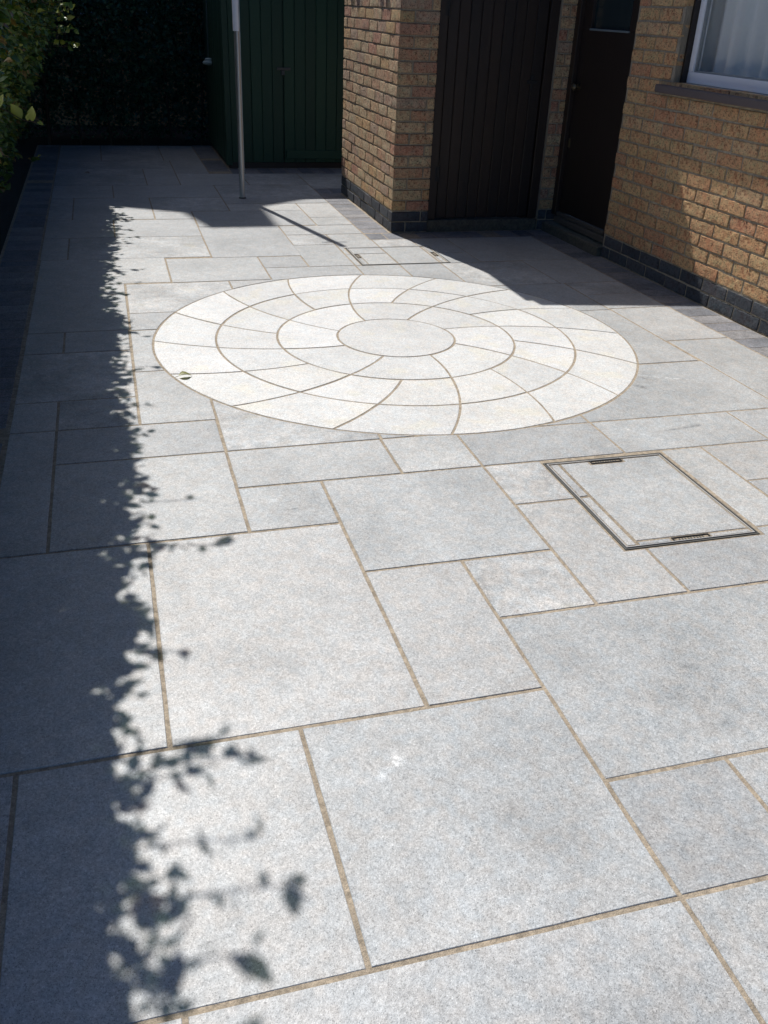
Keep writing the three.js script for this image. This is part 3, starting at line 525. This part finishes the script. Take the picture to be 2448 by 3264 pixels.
// ------------------------------------------------------------------ brick outbuilding with the boarded door
const store = thing('brick_outbuilding', 'brick outbuilding with dark boarded door and blue brick plinth', 'outbuilding', [1.937, 0, -6.48]);
{
  const PX = 1.937, PD = 6.48, BACK = 8.035, JX = 2.213, JR = 3.087, ER = 3.25;
  const lx = x => x - PX, lz = d => PD - d;
  const wall = group('wall', store), J = 0.0052;
  mesh('mortar', mergeGeometries([
    box(J, 0.24, -0.05, 2.28, lz(BACK) + J, -J), box(0.24, lx(JX) - J, -0.05, 2.28, -0.24, -J),
    box(lx(JR) + 0.001, lx(ER), -0.05, 2.28, -0.24, -J), box(lx(JX) - J, lx(JR) + 0.001, 2.06, 2.28, -0.24, -J),
    box(0.24, lx(3.6), -0.05, 2.28, lz(BACK) + J, lz(BACK) + 0.24), box(0.25, lx(3.6), 2.06, 2.28, lz(BACK) + 0.25, -0.25)]), wallMortar, wall);
  const rest = [];
  for (let c = 0; c < 30; c++) {
    const mats = c < 2 ? blueMats : pierMats, list = c < 21 ? null : rest;
    // left face: bricks along z, front face: bricks along x; the corner is toothed
    const corner = c % 2 === 0;
    const a1 = corner ? 0 : -0.1105;
    for (const [p, q] of span(lz(BACK), a1, 0.2245, corner ? 0.005 : -0.1105 + 0.005)) layBrick(wall, mats, 'z', p, Math.min(q, a1), c, 0, -1, list);
    if (corner) { layBrick(wall, mats, 'x', 0.1105, lx(JX) - 0.001, c, 0, 1, list); }
    else { layBrick(wall, mats, 'x', 0, 0.214, c, 0, 1, list); layBrick(wall, mats, 'x', 0.2245, lx(JX) - 0.001, c, 0, 1, list); }
    if (corner) layBrick(wall, mats, 'x', lx(JR) + 0.002, lx(ER), c, 0, 1, list);
    else { layBrick(wall, mats, 'x', lx(JR) + 0.002, lx(JR) + 0.06, c, 0, 1, list); layBrick(wall, mats, 'x', lx(JR) + 0.07, lx(ER), c, 0, 1, list); }
    if (c >= 28) for (const [p, q] of span(lx(JX), lx(JR), 0.2245, lx(JX))) layBrick(wall, mats, 'x', p, q, c, 0, 1, rest);
  }
  const r = mesh('brick_course', mergeGeometries(rest), pierMats[0], wall); r.userData.kind = 'stuff';
  // boarded door
  const door = group('door', store);
  const a = lx(JX), b = lx(JR), z = -0.03;
  mesh('door_frame', mergeGeometries([cbox(a + 0.001, a + 0.068, 0.083, 2.058, z - 0.09, z), cbox(b - 0.068, b - 0.001, 0.083, 2.058, z - 0.09, z), cbox(a + 0.068, b - 0.068, 1.99, 2.058, z - 0.09, z - 0.001)]), brownMats[1], door);
  mesh('threshold', cbox(a + 0.001, b - 0.001, -0.05, 0.08, -0.12, -0.012, 0.005), concreteMat, door);
  const w0 = a + 0.073, w1 = b - 0.073, nb = 9, bw = (w1 - w0) / nb;
  for (let i = 0; i < nb; i++) mesh('board', cbox(w0 + i * bw + 0.0008, w0 + (i + 1) * bw - 0.0008, 0.088, 1.985, z - 0.06 + rr(-0.0006, 0.0006), z - 0.018, 0.005), brownMats[i % 3], door);
  for (const h of [0.35, 1.40]) mesh('hinge', mergeGeometries([cbox(a + 0.045, a + 0.075, h, h + 0.10, z + 0.0005, z + 0.004, 0.001), (() => { const g = cyl(0.007, 0.007, 0.1, 10); g.translate(a + 0.0705, h + 0.05, z + 0.004); return g; })()]), blackMat, door);
  mesh('latch', mergeGeometries([cbox(w1 - 0.11, w1 - 0.03, 1.0, 1.025, z - 0.0175, z - 0.008, 0.002), cbox(w1 - 0.085, w1 - 0.06, 0.96, 1.06, z - 0.0175, z - 0.012, 0.002)]), blackMat, door);
  // lean-to roof with gutter
  const roof = group('roof', store), rise = 0.22, ang = Math.atan(rise), zf = lz(6.435), zb = lz(9.0);
  const xe = lx(1.835);
  const deck = new THREE.BoxGeometry(1.75, 0.05, zf - zb); deck.translate(0.875, 0.03, 0); deck.rotateZ(ang); deck.translate(xe, 2.325, (zf + zb) / 2); mesh('roof_deck', deck, roofMat, roof);
  const barge = new THREE.BoxGeometry(1.75, 0.14, 0.02); barge.translate(0.875, 0.0, 0); barge.rotateZ(ang); barge.translate(xe, 2.366, zf - 0.0); mesh('bargeboard', barge, brownMats[1], roof);
  mesh('fascia', box(xe - 0.002, xe + 0.018, 2.26, 2.39, zb, zf - 0.012), brownMats[0], roof);
  const gut = new THREE.CylinderGeometry(0.019, 0.019, zf - zb, 14); gut.rotateX(Math.PI / 2); gut.translate(xe - 0.0215, 2.31, (zf + zb) / 2); mesh('gutter', gut, blackMat, roof);
  for (const d of [7.40, 7.55, 8.22, 8.40]) mesh('gutter_bracket', cbox(xe - 0.062, xe - 0.003, 2.268, 2.33, lz(d) - rr(0.02, 0.045), lz(d) + 0.03, 0.002), blackMat, roof);
}

// ------------------------------------------------------------------ green shed
const shed = thing('garden_shed', 'dark green boarded shed behind the washing line post', 'shed', [1.126, 0, -9.35]);
{
  const SX = 1.126, SD = 9.35, wid = 1.75, dep = 1.6, hgt = 1.98;
  const front = group('front_wall', shed), side = group('side_wall', shed);
  mesh('plinth', box(0.02, wid - 0.02, -0.05, 0.06, -dep + 0.02, -0.04), brownMats[1], shed);
  mesh('framing', box(0.03, wid - 0.03, 0.06, hgt - 0.02, -dep + 0.03, -0.035), greenMats[1], shed);
  const gap = 1.676 - SX; let i = 0;
  const strip = (x0, x1, y0) => mesh('board', cbox(x0 + 0.001, x1 - 0.001, y0, hgt, -0.034, -0.012 + rr(-0.001, 0.001), 0.004), greenMats[i++ % 3], front);
  const nL = 5; for (let k = 0; k < nL; k++) strip(0.045 + (gap - 0.05) * k / nL, 0.045 + (gap - 0.05) * (k + 1) / nL, 0.055);
  const nR = 6, e = 2.29 - SX; for (let k = 0; k < nR; k++) strip(gap + 0.005 + (e - gap) * k / nR, gap + 0.005 + (e - gap) * (k + 1) / nR, 0.055);
  for (let k = 0; k < 5; k++) strip(e + 0.01 + (wid - e - 0.02) * k / 5, e + 0.01 + (wid - e - 0.02) * (k + 1) / 5, 0.055);
  mesh('corner_post', cbox(-0.012, 0.043, 0.03, hgt, -0.05, 0.0, 0.004), greenMats[1], shed);
  mesh('bottom_rail', cbox(gap + 0.02, e, 0.09, 0.17, -0.0105, 0.004, 0.003), greenMats[2], front);
  mesh('latch', mergeGeometries([cbox(gap - 0.06, gap + 0.07, 0.87, 0.895, -0.0105, -0.001, 0.002), cbox(gap - 0.02, gap + 0.012, 0.83, 0.868, -0.0105, 0.008, 0.003)]), darkRimMat, front);
  for (let k = 0; k < 14; k++) mesh('board', cbox(-0.01 + rr(-0.001, 0.001), 0.029, 0.05, hgt, -0.052 - (dep - 0.06) * (k + 1) / 14 + 0.001, -0.052 - (dep - 0.06) * k / 14 - 0.001, 0.004), greenMats[k % 3], side);
  const roof = new THREE.BoxGeometry(wid + 0.12, 0.045, dep + 0.14); roof.rotateX(0.03); roof.translate(wid / 2, hgt + 0.045, -dep / 2 + 0.005); mesh('roof', roof, roofMat, shed);
}

// ------------------------------------------------------------------ washing line post
{
  const t = thing('washing_line_post', 'grey steel washing line post with white upper sleeve, on the paving', 'post', [1.052, 0, -7.843]);
  const p = cyl(0.0235, 0.0235, 2.34, 28); p.translate(0, 1.15, 0); mesh('pole', p, steelMat, t);
  const collar = new THREE.LatheGeometry([[0.0236, -0.01], [0.032, 0.0], [0.031, 0.004], [0.026, 0.009], [0.0236, 0.011]].map(a => new THREE.Vector2(...a)), 28); mesh('base_collar', collar, darkRimMat, t);
  const pts = []; for (let k = 0; k <= 14; k++) { const a = (100 + 190 * k / 14) * Math.PI / 180; pts.push([Math.cos(a) * 0.0305, Math.sin(a) * 0.0305]); }
  const inner = pts.slice().reverse().map(([x, y]) => [x * 0.0245 / 0.0305, y * 0.0245 / 0.0305]);
  const sh = new THREE.Shape(pts.concat(inner).map(a => new THREE.Vector2(...a)));
  const sg = new THREE.ExtrudeGeometry(sh, { depth: 0.9, bevelEnabled: false }); sg.rotateX(-Math.PI / 2); sg.translate(0, 1.226, 0); mesh('white_sleeve', sg, whiteMat, t);
  const cb = cyl(0.006, 0.006, 0.17, 10); cb.rotateZ(Math.PI / 2); cb.translate(0, 2.16, 0.0); mesh('cross_hook', cb, steelMat, t);
  const cap = new THREE.SphereGeometry(0.0245, 20, 8, 0, Math.PI * 2, 0, Math.PI / 2); cap.scale(1, 0.4, 1); cap.translate(0, 2.3195, 0); mesh('cap', cap, darkRimMat, t);
}
{ // small pale fitting hanging on the shed side
  const t = thing('hanging_fitting', 'small pale saucer shaped fitting hanging from a thin cable beside the shed', 'fitting', [1.09, 0.86, -10.35]);
  const s = new THREE.LatheGeometry([[0.001, 0.045], [0.03, 0.043], [0.04, 0.03], [0.03, 0.024], [0.055, 0.012], [0.062, 0.0], [0.05, -0.014], [0.02, -0.022], [0.001, -0.024]].map(a => new THREE.Vector2(...a)), 24);
  mesh('shade', s, new THREE.MeshStandardMaterial({ color: lin(0.42, 0.52, 0.48), roughness: 0.5 }), t);
  mesh('cable', tube([[0, 0.044, 0], [0.004, 0.4, 0], [0.012, 0.8, -0.004], [0.026, 1.1, 0]], 0.004, 16, 6), new THREE.MeshStandardMaterial({ color: lin(0.12, 0.15, 0.14), roughness: 0.7 }), t);
}

// ------------------------------------------------------------------ hedges
function leafGeo(L, Wd, fold, serr) { // an ovate leaf in the xz plane, stem at the origin, tip at +z
  const n = 5, pos = [0, 0, 0], idx = [];
  const prof = [0.0, 0.72, 1.0, 0.86, 0.5, 0.0];
  for (let i = 1; i <= n; i++) {
    const v = i / n, w = prof[i] * Wd / 2, z = v * L, y = 0.10 * L * Math.sin(v * 2.6) - 0.16 * L * v * v;
    if (i === n) pos.push(0, y, z); else pos.push(0, y - fold * w * 0.2, z, -w * (1 + serr * (i % 2 ? 1 : -1)), y + fold * w, z - 0.02 * L, w * (1 + serr * (i % 2 ? -1 : 1)), y + fold * w, z - 0.02 * L);
  }
  const m = i => 1 + (i - 1) * 3;
  idx.push(0, m(1), m(1) + 1, 0, m(1) + 2, m(1));
  for (let i = 1; i < n - 1; i++) { const a = m(i), b = m(i + 1); idx.push(a, b, b + 1, a, b + 1, a + 1, a, a + 2, b + 2, a, b + 2, b); }
  const tip = m(n), a = m(n - 1); idx.push(a, tip, a + 1, a, a + 2, tip);
  const g = new THREE.BufferGeometry(); g.setAttribute('position', new THREE.Float32BufferAttribute(pos, 3)); g.setIndex(idx); g.computeVertexNormals(); return g;
}
const leafMat = (c, tr = 0.4) => new THREE.MeshPhysicalMaterial({ color: lin(...c), roughness: 0.5, transmission: tr, thickness: 0, side: THREE.DoubleSide });
const leafWhite = leafMat([1, 1, 1], 0.25);
const leafColours = [[0.11, 0.21, 0.034], [0.085, 0.17, 0.033], [0.15, 0.24, 0.038], [0.065, 0.15, 0.04], [0.20, 0.24, 0.038], [0.28, 0.18, 0.034], [0.30, 0.35, 0.045]];
const leafMats = leafColours.map(c => leafMat(c, 0.25));
const leafPick = () => { const r = rand(); return r < 0.24 ? 0 : r < 0.42 ? 1 : r < 0.62 ? 2 : r < 0.72 ? 3 : r < 0.86 ? 4 : r < 0.93 ? 5 : 6; };
const leafG = [leafGeo(0.062, 0.040, 0.25, 0.05), leafGeo(0.054, 0.036, 0.1, 0.08), leafGeo(0.07, 0.042, 0.35, 0.05)];
const barkMat = new THREE.MeshStandardMaterial({ color: lin(0.055, 0.042, 0.03), roughness: 0.95, bumpMap: woodRelief, bumpScale: 0.003 });
const q1 = new THREE.Quaternion(), v1 = new THREE.Vector3(), vUp = new THREE.Vector3(0, 0, 1);
function leafMatrix(x, y, z, dir, roll, s) {
  const q = new THREE.Quaternion().setFromUnitVectors(vUp, dir.clone().normalize()); q1.setFromAxisAngle(vUp, roll); q.multiply(q1);
  return new THREE.Matrix4().compose(new THREE.Vector3(x, y, z), q, new THREE.Vector3(s, s, s));
}
// face of the side hedge towards the patio: x as a function of height and d
const hedgeFace = (h, d) => -0.80 + 0.40 * smooth(0.0, 1.75, h) + 0.12 * smooth(7.2, 8.4, d) * smooth(0.4, 1.2, h) * (1 - smooth(1.4, 1.75, h)) - 0.028 - 0.04 * (1 - smooth(2.6, 4.5, d)) + 0.05 * n3(h * 2.2, d * 1.7, 4) + 0.03 * n3(h * 6, d * 5, 9) - 0.10 * smooth(1.85, 2.1, h);
{
  const hedge = thing('hedge', 'leafy green hedge overhanging the dark block edging', 'hedge', [-1.1, 0, -5.5]);
  const OX = 1.1, OZ = 5.5;
  const out = leafG.map(() => []);
  const single = [];
  const TOP = 2.0;
  const shoots = 26000;
  for (let k = 0; k < shoots; k++) {
    const d = rr(0.9, 11.2), near = rand() < 0.5;
    let h = rr(0.10, TOP), depth = near ? Math.pow(rand(), 1.6) * 0.3 : rr(0.2, 1.15);
    if (k % 5 === 0) { h = rr(1.25, TOP - 0.03); depth = rr(0.06, 0.95); }
    if (rand() < 0.14) { h = TOP - rr(0, 0.16); depth = rr(0, 1.1); }
    const fx = hedgeFace(h, d); if (h < 0.28 && rand() < 0.6) continue;
    const x = fx - depth;
    const dir = new THREE.Vector3(near ? rr(0.2, 1.0) : rr(-0.6, 0.6), rr(-0.25, 0.8), rr(-0.7, 0.7)).normalize();
    const n = 5 + Math.floor(rand() * 4), len = rr(0.08, 0.17);
    for (let i = 0; i < n; i++) {
      const t = (i / (n - 1) - 0.6) * len, sgn = i % 2 ? 1 : -1;
      const ld = dir.clone().multiplyScalar(0.6).add(new THREE.Vector3(rr(-0.4, 0.6), rr(-0.7, 0.4), sgn * rr(0.3, 1.0)));
      const px = x + dir.x * t + rr(-0.012, 0.012), py = h + dir.y * t + rr(-0.012, 0.012), pd = d - dir.z * t + rr(-0.012, 0.012);
      if (py < 0.03 || px > hedgeFace(py, pd) + 0.03 + 0.05 * rand()) continue;
      if (py > TOP + 0.04) continue;
      const M = leafMatrix(px + OX, py, -pd + OZ, ld, rr(-0.9, 0.9), rr(0.7, 1.15));
      const g = Math.floor(rand() * 3);
      if (single.length < 60 && depth < 0.06 && pd > 5.6 && pd < 9.2 && py > 0.2 && py < 1.5 && px > hedgeFace(py, pd) - 0.04 && rand() < 0.5) single.push([g, M, leafPick()]);
      else out[g].push(M);
    }
  }
  for (let k = 0; k < 1000; k++) {   // loose leaves on the outside of the clipped face
    const d = rr(1.2, 10.8), h = k % 3 ? rr(1.55, 2.03) : rr(0.5, 1.7), fx = hedgeFace(h, d) + 0.02 - 0.038 * Math.log(1 - rand() * 0.93), n = 1 + Math.floor(rand() * 3);
    for (let i = 0; i < n; i++) out[Math.floor(rand() * 3)].push(leafMatrix(fx + rr(-0.03, 0.03) + OX, h + rr(-0.03, 0.03), -d + OZ + rr(-0.03, 0.03), new THREE.Vector3(rr(-0.2, 1), rr(-0.6, 0.6), rr(-1, 1)), rr(-1.2, 1.2), rr(0.5, 1.0)));
  }
  // shoots sticking out of the clipped face, [base x, h, d] to [tip x, h, d]
  const sprigs = [
    [[-0.50, 1.78, 3.75], [-0.12, 1.88, 3.78], 13], [[-0.50, 1.85, 4.05], [-0.20, 1.90, 4.10], 6], [[-0.5, 1.83, 2.85], [-0.17, 1.9, 2.9], 12], [[-0.5, 1.82, 2.5], [-0.15, 1.9, 2.55], 15], [[-0.5, 1.8, 2.35], [-0.24, 1.86, 2.4], 10],
    [[-0.5, 1.8, 5.3], [-0.25, 1.9, 5.38], 6], [[-0.48, 1.82, 4.9], [-0.28, 1.93, 4.95], 5], [[-0.5, 1.8, 7.0], [-0.21, 1.88, 7.05], 7], [[-0.5, 1.84, 6.75], [-0.26, 1.92, 6.8], 5], [[-0.5, 1.8, 7.85], [-0.21, 1.88, 7.9], 7], [[-0.5, 1.85, 8.1], [-0.27, 1.9, 8.15], 5], [[-0.5, 1.85, 3.3], [-0.30, 1.9, 3.3], 5],
    [[-0.36, 1.36, 8.15], [-0.13, 1.41, 8.15], 12], [[-0.36, 1.30, 8.0], [-0.15, 1.33, 8.0], 10], [[-0.36, 1.2, 8.1], [-0.14, 1.19, 8.1], 10], [[-0.36, 1.12, 7.9], [-0.13, 1.08, 7.92], 8], [[-0.40, 1.08, 8.12], [-0.13, 1.10, 8.1], 12], [[-0.33, 1.40, 8.2], [-0.15, 1.43, 8.2], 9], [[-0.33, 1.27, 8.15], [-0.18, 1.26, 8.15], 8], [[-0.34, 1.18, 8.0], [-0.20, 1.17, 8.0], 6], [[-0.5, 1.8, 2.62], [-0.2, 1.88, 2.66], 12], [[-0.5, 1.75, 2.75], [-0.27, 1.8, 2.8], 10], [[-0.45, 1.9, 2.95], [-0.25, 1.93, 3.0], 9], [[-0.5, 1.82, 2.2], [-0.28, 1.86, 2.25], 10], [[-0.36, 1.36, 8.25], [-0.19, 1.34, 8.25], 6], [[-0.36, 1.25, 8.0], [-0.25, 1.2, 8.0], 5], [[-0.66, 0.26, 8.05], [-0.52, 0.285, 8.0], 5], [[-0.45, 1.42, 7.2], [-0.3, 1.45, 7.2], 5],
  ];
  let si = 0;
  for (const [a, b, n] of sprigs) {
    const A = new THREE.Vector3(...a), B = new THREE.Vector3(...b), mid = A.clone().lerp(B, 0.5); mid.y -= 0.02;
    mesh('twig', tube([A, mid, B].map(p => [p.x + OX, p.y, -p.z + OZ]), 0.0022, 8, 5), barkMat, hedge);
    for (let i = 0; i < n; i++) {
      const t = i === n - 1 ? 1 : i === n - 2 ? 0.96 : rr(0.1, 0.98), p = A.clone().lerp(B, t);
      const dir = new THREE.Vector3(rr(-0.3, 1), rr(-0.5, 1), rr(-1, 1));
      single.push([Math.floor(rand() * 3), leafMatrix(p.x + OX, p.y - 0.012 * Math.sin(t * 3), -p.z + OZ, dir, rr(-1.5, 1.5), rr(0.55, 1.0)), rand() < 0.35 ? 6 : leafPick()]);
    }
    si++;
  }
  // a bare twig with two upright young leaves
  mesh('twig', tube([[-0.56, 1.19, 3.22], [-0.30, 1.128, 3.2], [-0.235, 1.093, 3.2], [-0.205, 1.088, 3.2], [-0.188, 1.09, 3.2]].map(p => [p[0] + OX, p[1], -p[2] + OZ]), 0.0016, 20, 5), barkMat, hedge);
  for (const [x, h, dx, dy, s] of [[-0.238, 1.094, -0.5, 0.9, 0.85], [-0.206, 1.088, 0.03, 1, 0.75], [-0.295, 1.126, 0.25, 0.8, 0.7], [-0.196, 1.088, 0.7, -0.3, 0.35], [-0.22, 1.09, 0.1, 0.6, 0.4]]) single.unshift([0, leafMatrix(x + OX, h, -3.2 + OZ, new THREE.Vector3(dx, dy, 0.12), 0.5, s), 6]);
  for (const [g, M, c] of single.slice(0, 300)) { const o = mesh('leaf', leafG[g], leafMats[c], hedge); o.applyMatrix4(M); }
  out.forEach((list, g) => {
    const im = new THREE.InstancedMesh(leafG[g], leafWhite, list.length); im.name = 'foliage'; im.userData.kind = 'stuff'; im.castShadow = im.receiveShadow = true;
    list.forEach((M, i) => { im.setMatrixAt(i, M); const c = leafColours[leafPick()], k = rr(0.75, 1.15); im.setColorAt(i, lin(c[0] * k, c[1] * k, c[2] * k)); });
    hedge.add(im);
  });
  for (let d = 1.2; d < 11.1; d += 0.42) {
    const x = -1.0 + rr(-0.08, 0.08), lean = rr(-0.1, 0.2);
    mesh('stem', tube([[x + OX, -0.06, -d + OZ], [x + OX + lean * 0.4, 0.7, -d + OZ + rr(-0.05, 0.05)], [x + OX + lean, 1.85, -d + OZ + rr(-0.1, 0.1)]], rr(0.012, 0.02), 8, 7), barkMat, hedge);
  }
}
{
  const hedge = thing('hedge', 'very dark ivy covered hedge across the far end of the patio', 'hedge', [0, 0, -11.3]);
  const g = leafGeo(0.045, 0.036, 0.2, 0.1), list = [];
  for (let k = 0; k < 11000; k++) {
    const x = rr(-2.0, 2.9), h = 2.25 * Math.pow(rand(), 0.7), back = Math.pow(rand(), 1.3) * 0.8, z0 = -0.02 + 0.10 * n3(x * 2, h * 2.2, 3) + 0.06 * n3(x * 6, h * 6, 5) - 0.2 * (1 - smooth(0.2, 1.1, h));
    for (let i = 0; i < 9; i++) {
      const dir = new THREE.Vector3(rr(-1, 1), rr(-0.9, 0.4), rr(0, 1));
      list.push(leafMatrix(x + rr(-0.07, 0.07), Math.max(0.03, h + rr(-0.07, 0.07)), z0 + 0.25 - back + rr(-0.05, 0.05), dir, rr(-1, 1), rr(0.6, 1.2)));
    }
  }
  const im = new THREE.InstancedMesh(g, leafWhite, list.length); im.name = 'foliage'; im.userData.kind = 'stuff'; im.castShadow = im.receiveShadow = true;
  list.forEach((M, i) => { im.setMatrixAt(i, M); const k = rr(0.5, 1.1); im.setColorAt(i, lin(0.06 * k, 0.16 * k, 0.085 * k)); });
  hedge.add(im);
  for (let x = -1.9; x < 2.9; x += 0.33) mesh('stem', tube([[x, -0.06, 0], [x + rr(-0.06, 0.06), 0.8, rr(-0.05, 0.05)], [x + rr(-0.15, 0.15), 2.0, rr(-0.1, 0.1)]], rr(0.012, 0.022), 8, 7), barkMat, hedge);
}

// ------------------------------------------------------------------ the neighbouring house beyond the far hedge, whose roof and chimney shade the end of the patio
{
  const t = thing('neighbour_house', 'gabled brick house with square chimney beyond the far hedge', 'house', [-0.74, 0, -13]);
  const half = 3.4, eave = 7.80 - half * 0.80, len = 7;
  const sh = new THREE.Shape([[-half, -0.05], [half, -0.05], [half, eave - 0.02], [0, 7.76], [-half, eave - 0.02]].map(a => new THREE.Vector2(...a)));
  const wg = new THREE.ExtrudeGeometry(sh, { depth: len, bevelEnabled: false }); wg.translate(0, 0, -len - 0.03); mesh('wall', wg, brickMats[3], t);
  for (const s of [-1, 1]) {
    const p = [[0, 7.80], [s * (half + 0.3), 7.80 - (half + 0.3) * 0.80], [s * (half + 0.3), 7.70 - (half + 0.3) * 0.80], [0, 7.70]];
    const g = new THREE.ExtrudeGeometry(new THREE.Shape(p.map(a => new THREE.Vector2(...a))), { depth: len + 0.1, bevelEnabled: false }); g.translate(0, 0, -len - 0.1); mesh('roof_slope', g, roofMat, t);
  }
  const ch = mesh('chimney', box(-0.19, 0.315, 6.6, 8.39, -0.75, 0.0), brickMats[4], t);
  const pot = cyl(0.09, 0.11, 0.12, 16); pot.translate(0.06, 8.45, -0.4); mesh('chimney_pot', pot, roofMat, ch);
  for (const [x, y] of [[-1.6, 1.2], [1.1, 1.2], [-1.6, 3.6], [1.1, 3.6]]) { const w = mesh('window', box(x - 0.5, x + 0.5, y, y + 1.1, -0.05, -0.01), whiteMat, t); mesh('pane', box(x - 0.43, x + 0.43, y + 0.07, y + 1.03, -0.04, -0.004), new THREE.MeshStandardMaterial({ color: lin(0.03, 0.035, 0.04), roughness: 0.1 }), w); }
}

// ------------------------------------------------------------------ fallen leaf
{
  const t = thing('fallen_leaf', 'curled yellow green leaf lying on the pale stone circle', 'leaf', [0.235, 0.002, -3.801]);
  const g = leafGeo(0.06, 0.034, 0.55, 0.05); g.rotateY(1.75); g.translate(-0.028, 0.008, 0.0); mesh('leaf_blade', g, leafMat([0.22, 0.22, 0.035], 0.3), t);
  mesh('stalk', tube([[-0.028, 0.008, 0], [-0.036, 0.006, 0.002], [-0.045, 0.0025, 0.004]], 0.0011, 6, 5), leafMat([0.2, 0.17, 0.05], 0.1), t);
}

for (const [x, d, len, rot, col, label] of [[-0.44, 5.515, 0.035, 0.6, [0.55, 0.52, 0.42], 'tiny pale dry leaf on the shaded slab beside the hedge edging'], [-0.57, 3.95, 0.045, 2.2, [0.16, 0.10, 0.04], 'small brown leaf lying on the dark block edging by the hedge'], [-0.2, 9.1, 0.05, 1.1, [0.20, 0.11, 0.05], 'reddish brown leaf on the shaded slabs near the far hedge']]) {
  const t = thing('fallen_leaf', label, 'leaf', [x, 0.0015, -d]);
  const g = leafGeo(len, len * 0.6, 0.4, 0.05); g.rotateY(rot); g.translate(0, 0.004, 0); mesh('leaf_blade', g, leafMat(col, 0.2), t);
}

renderer.render(scene, camera);
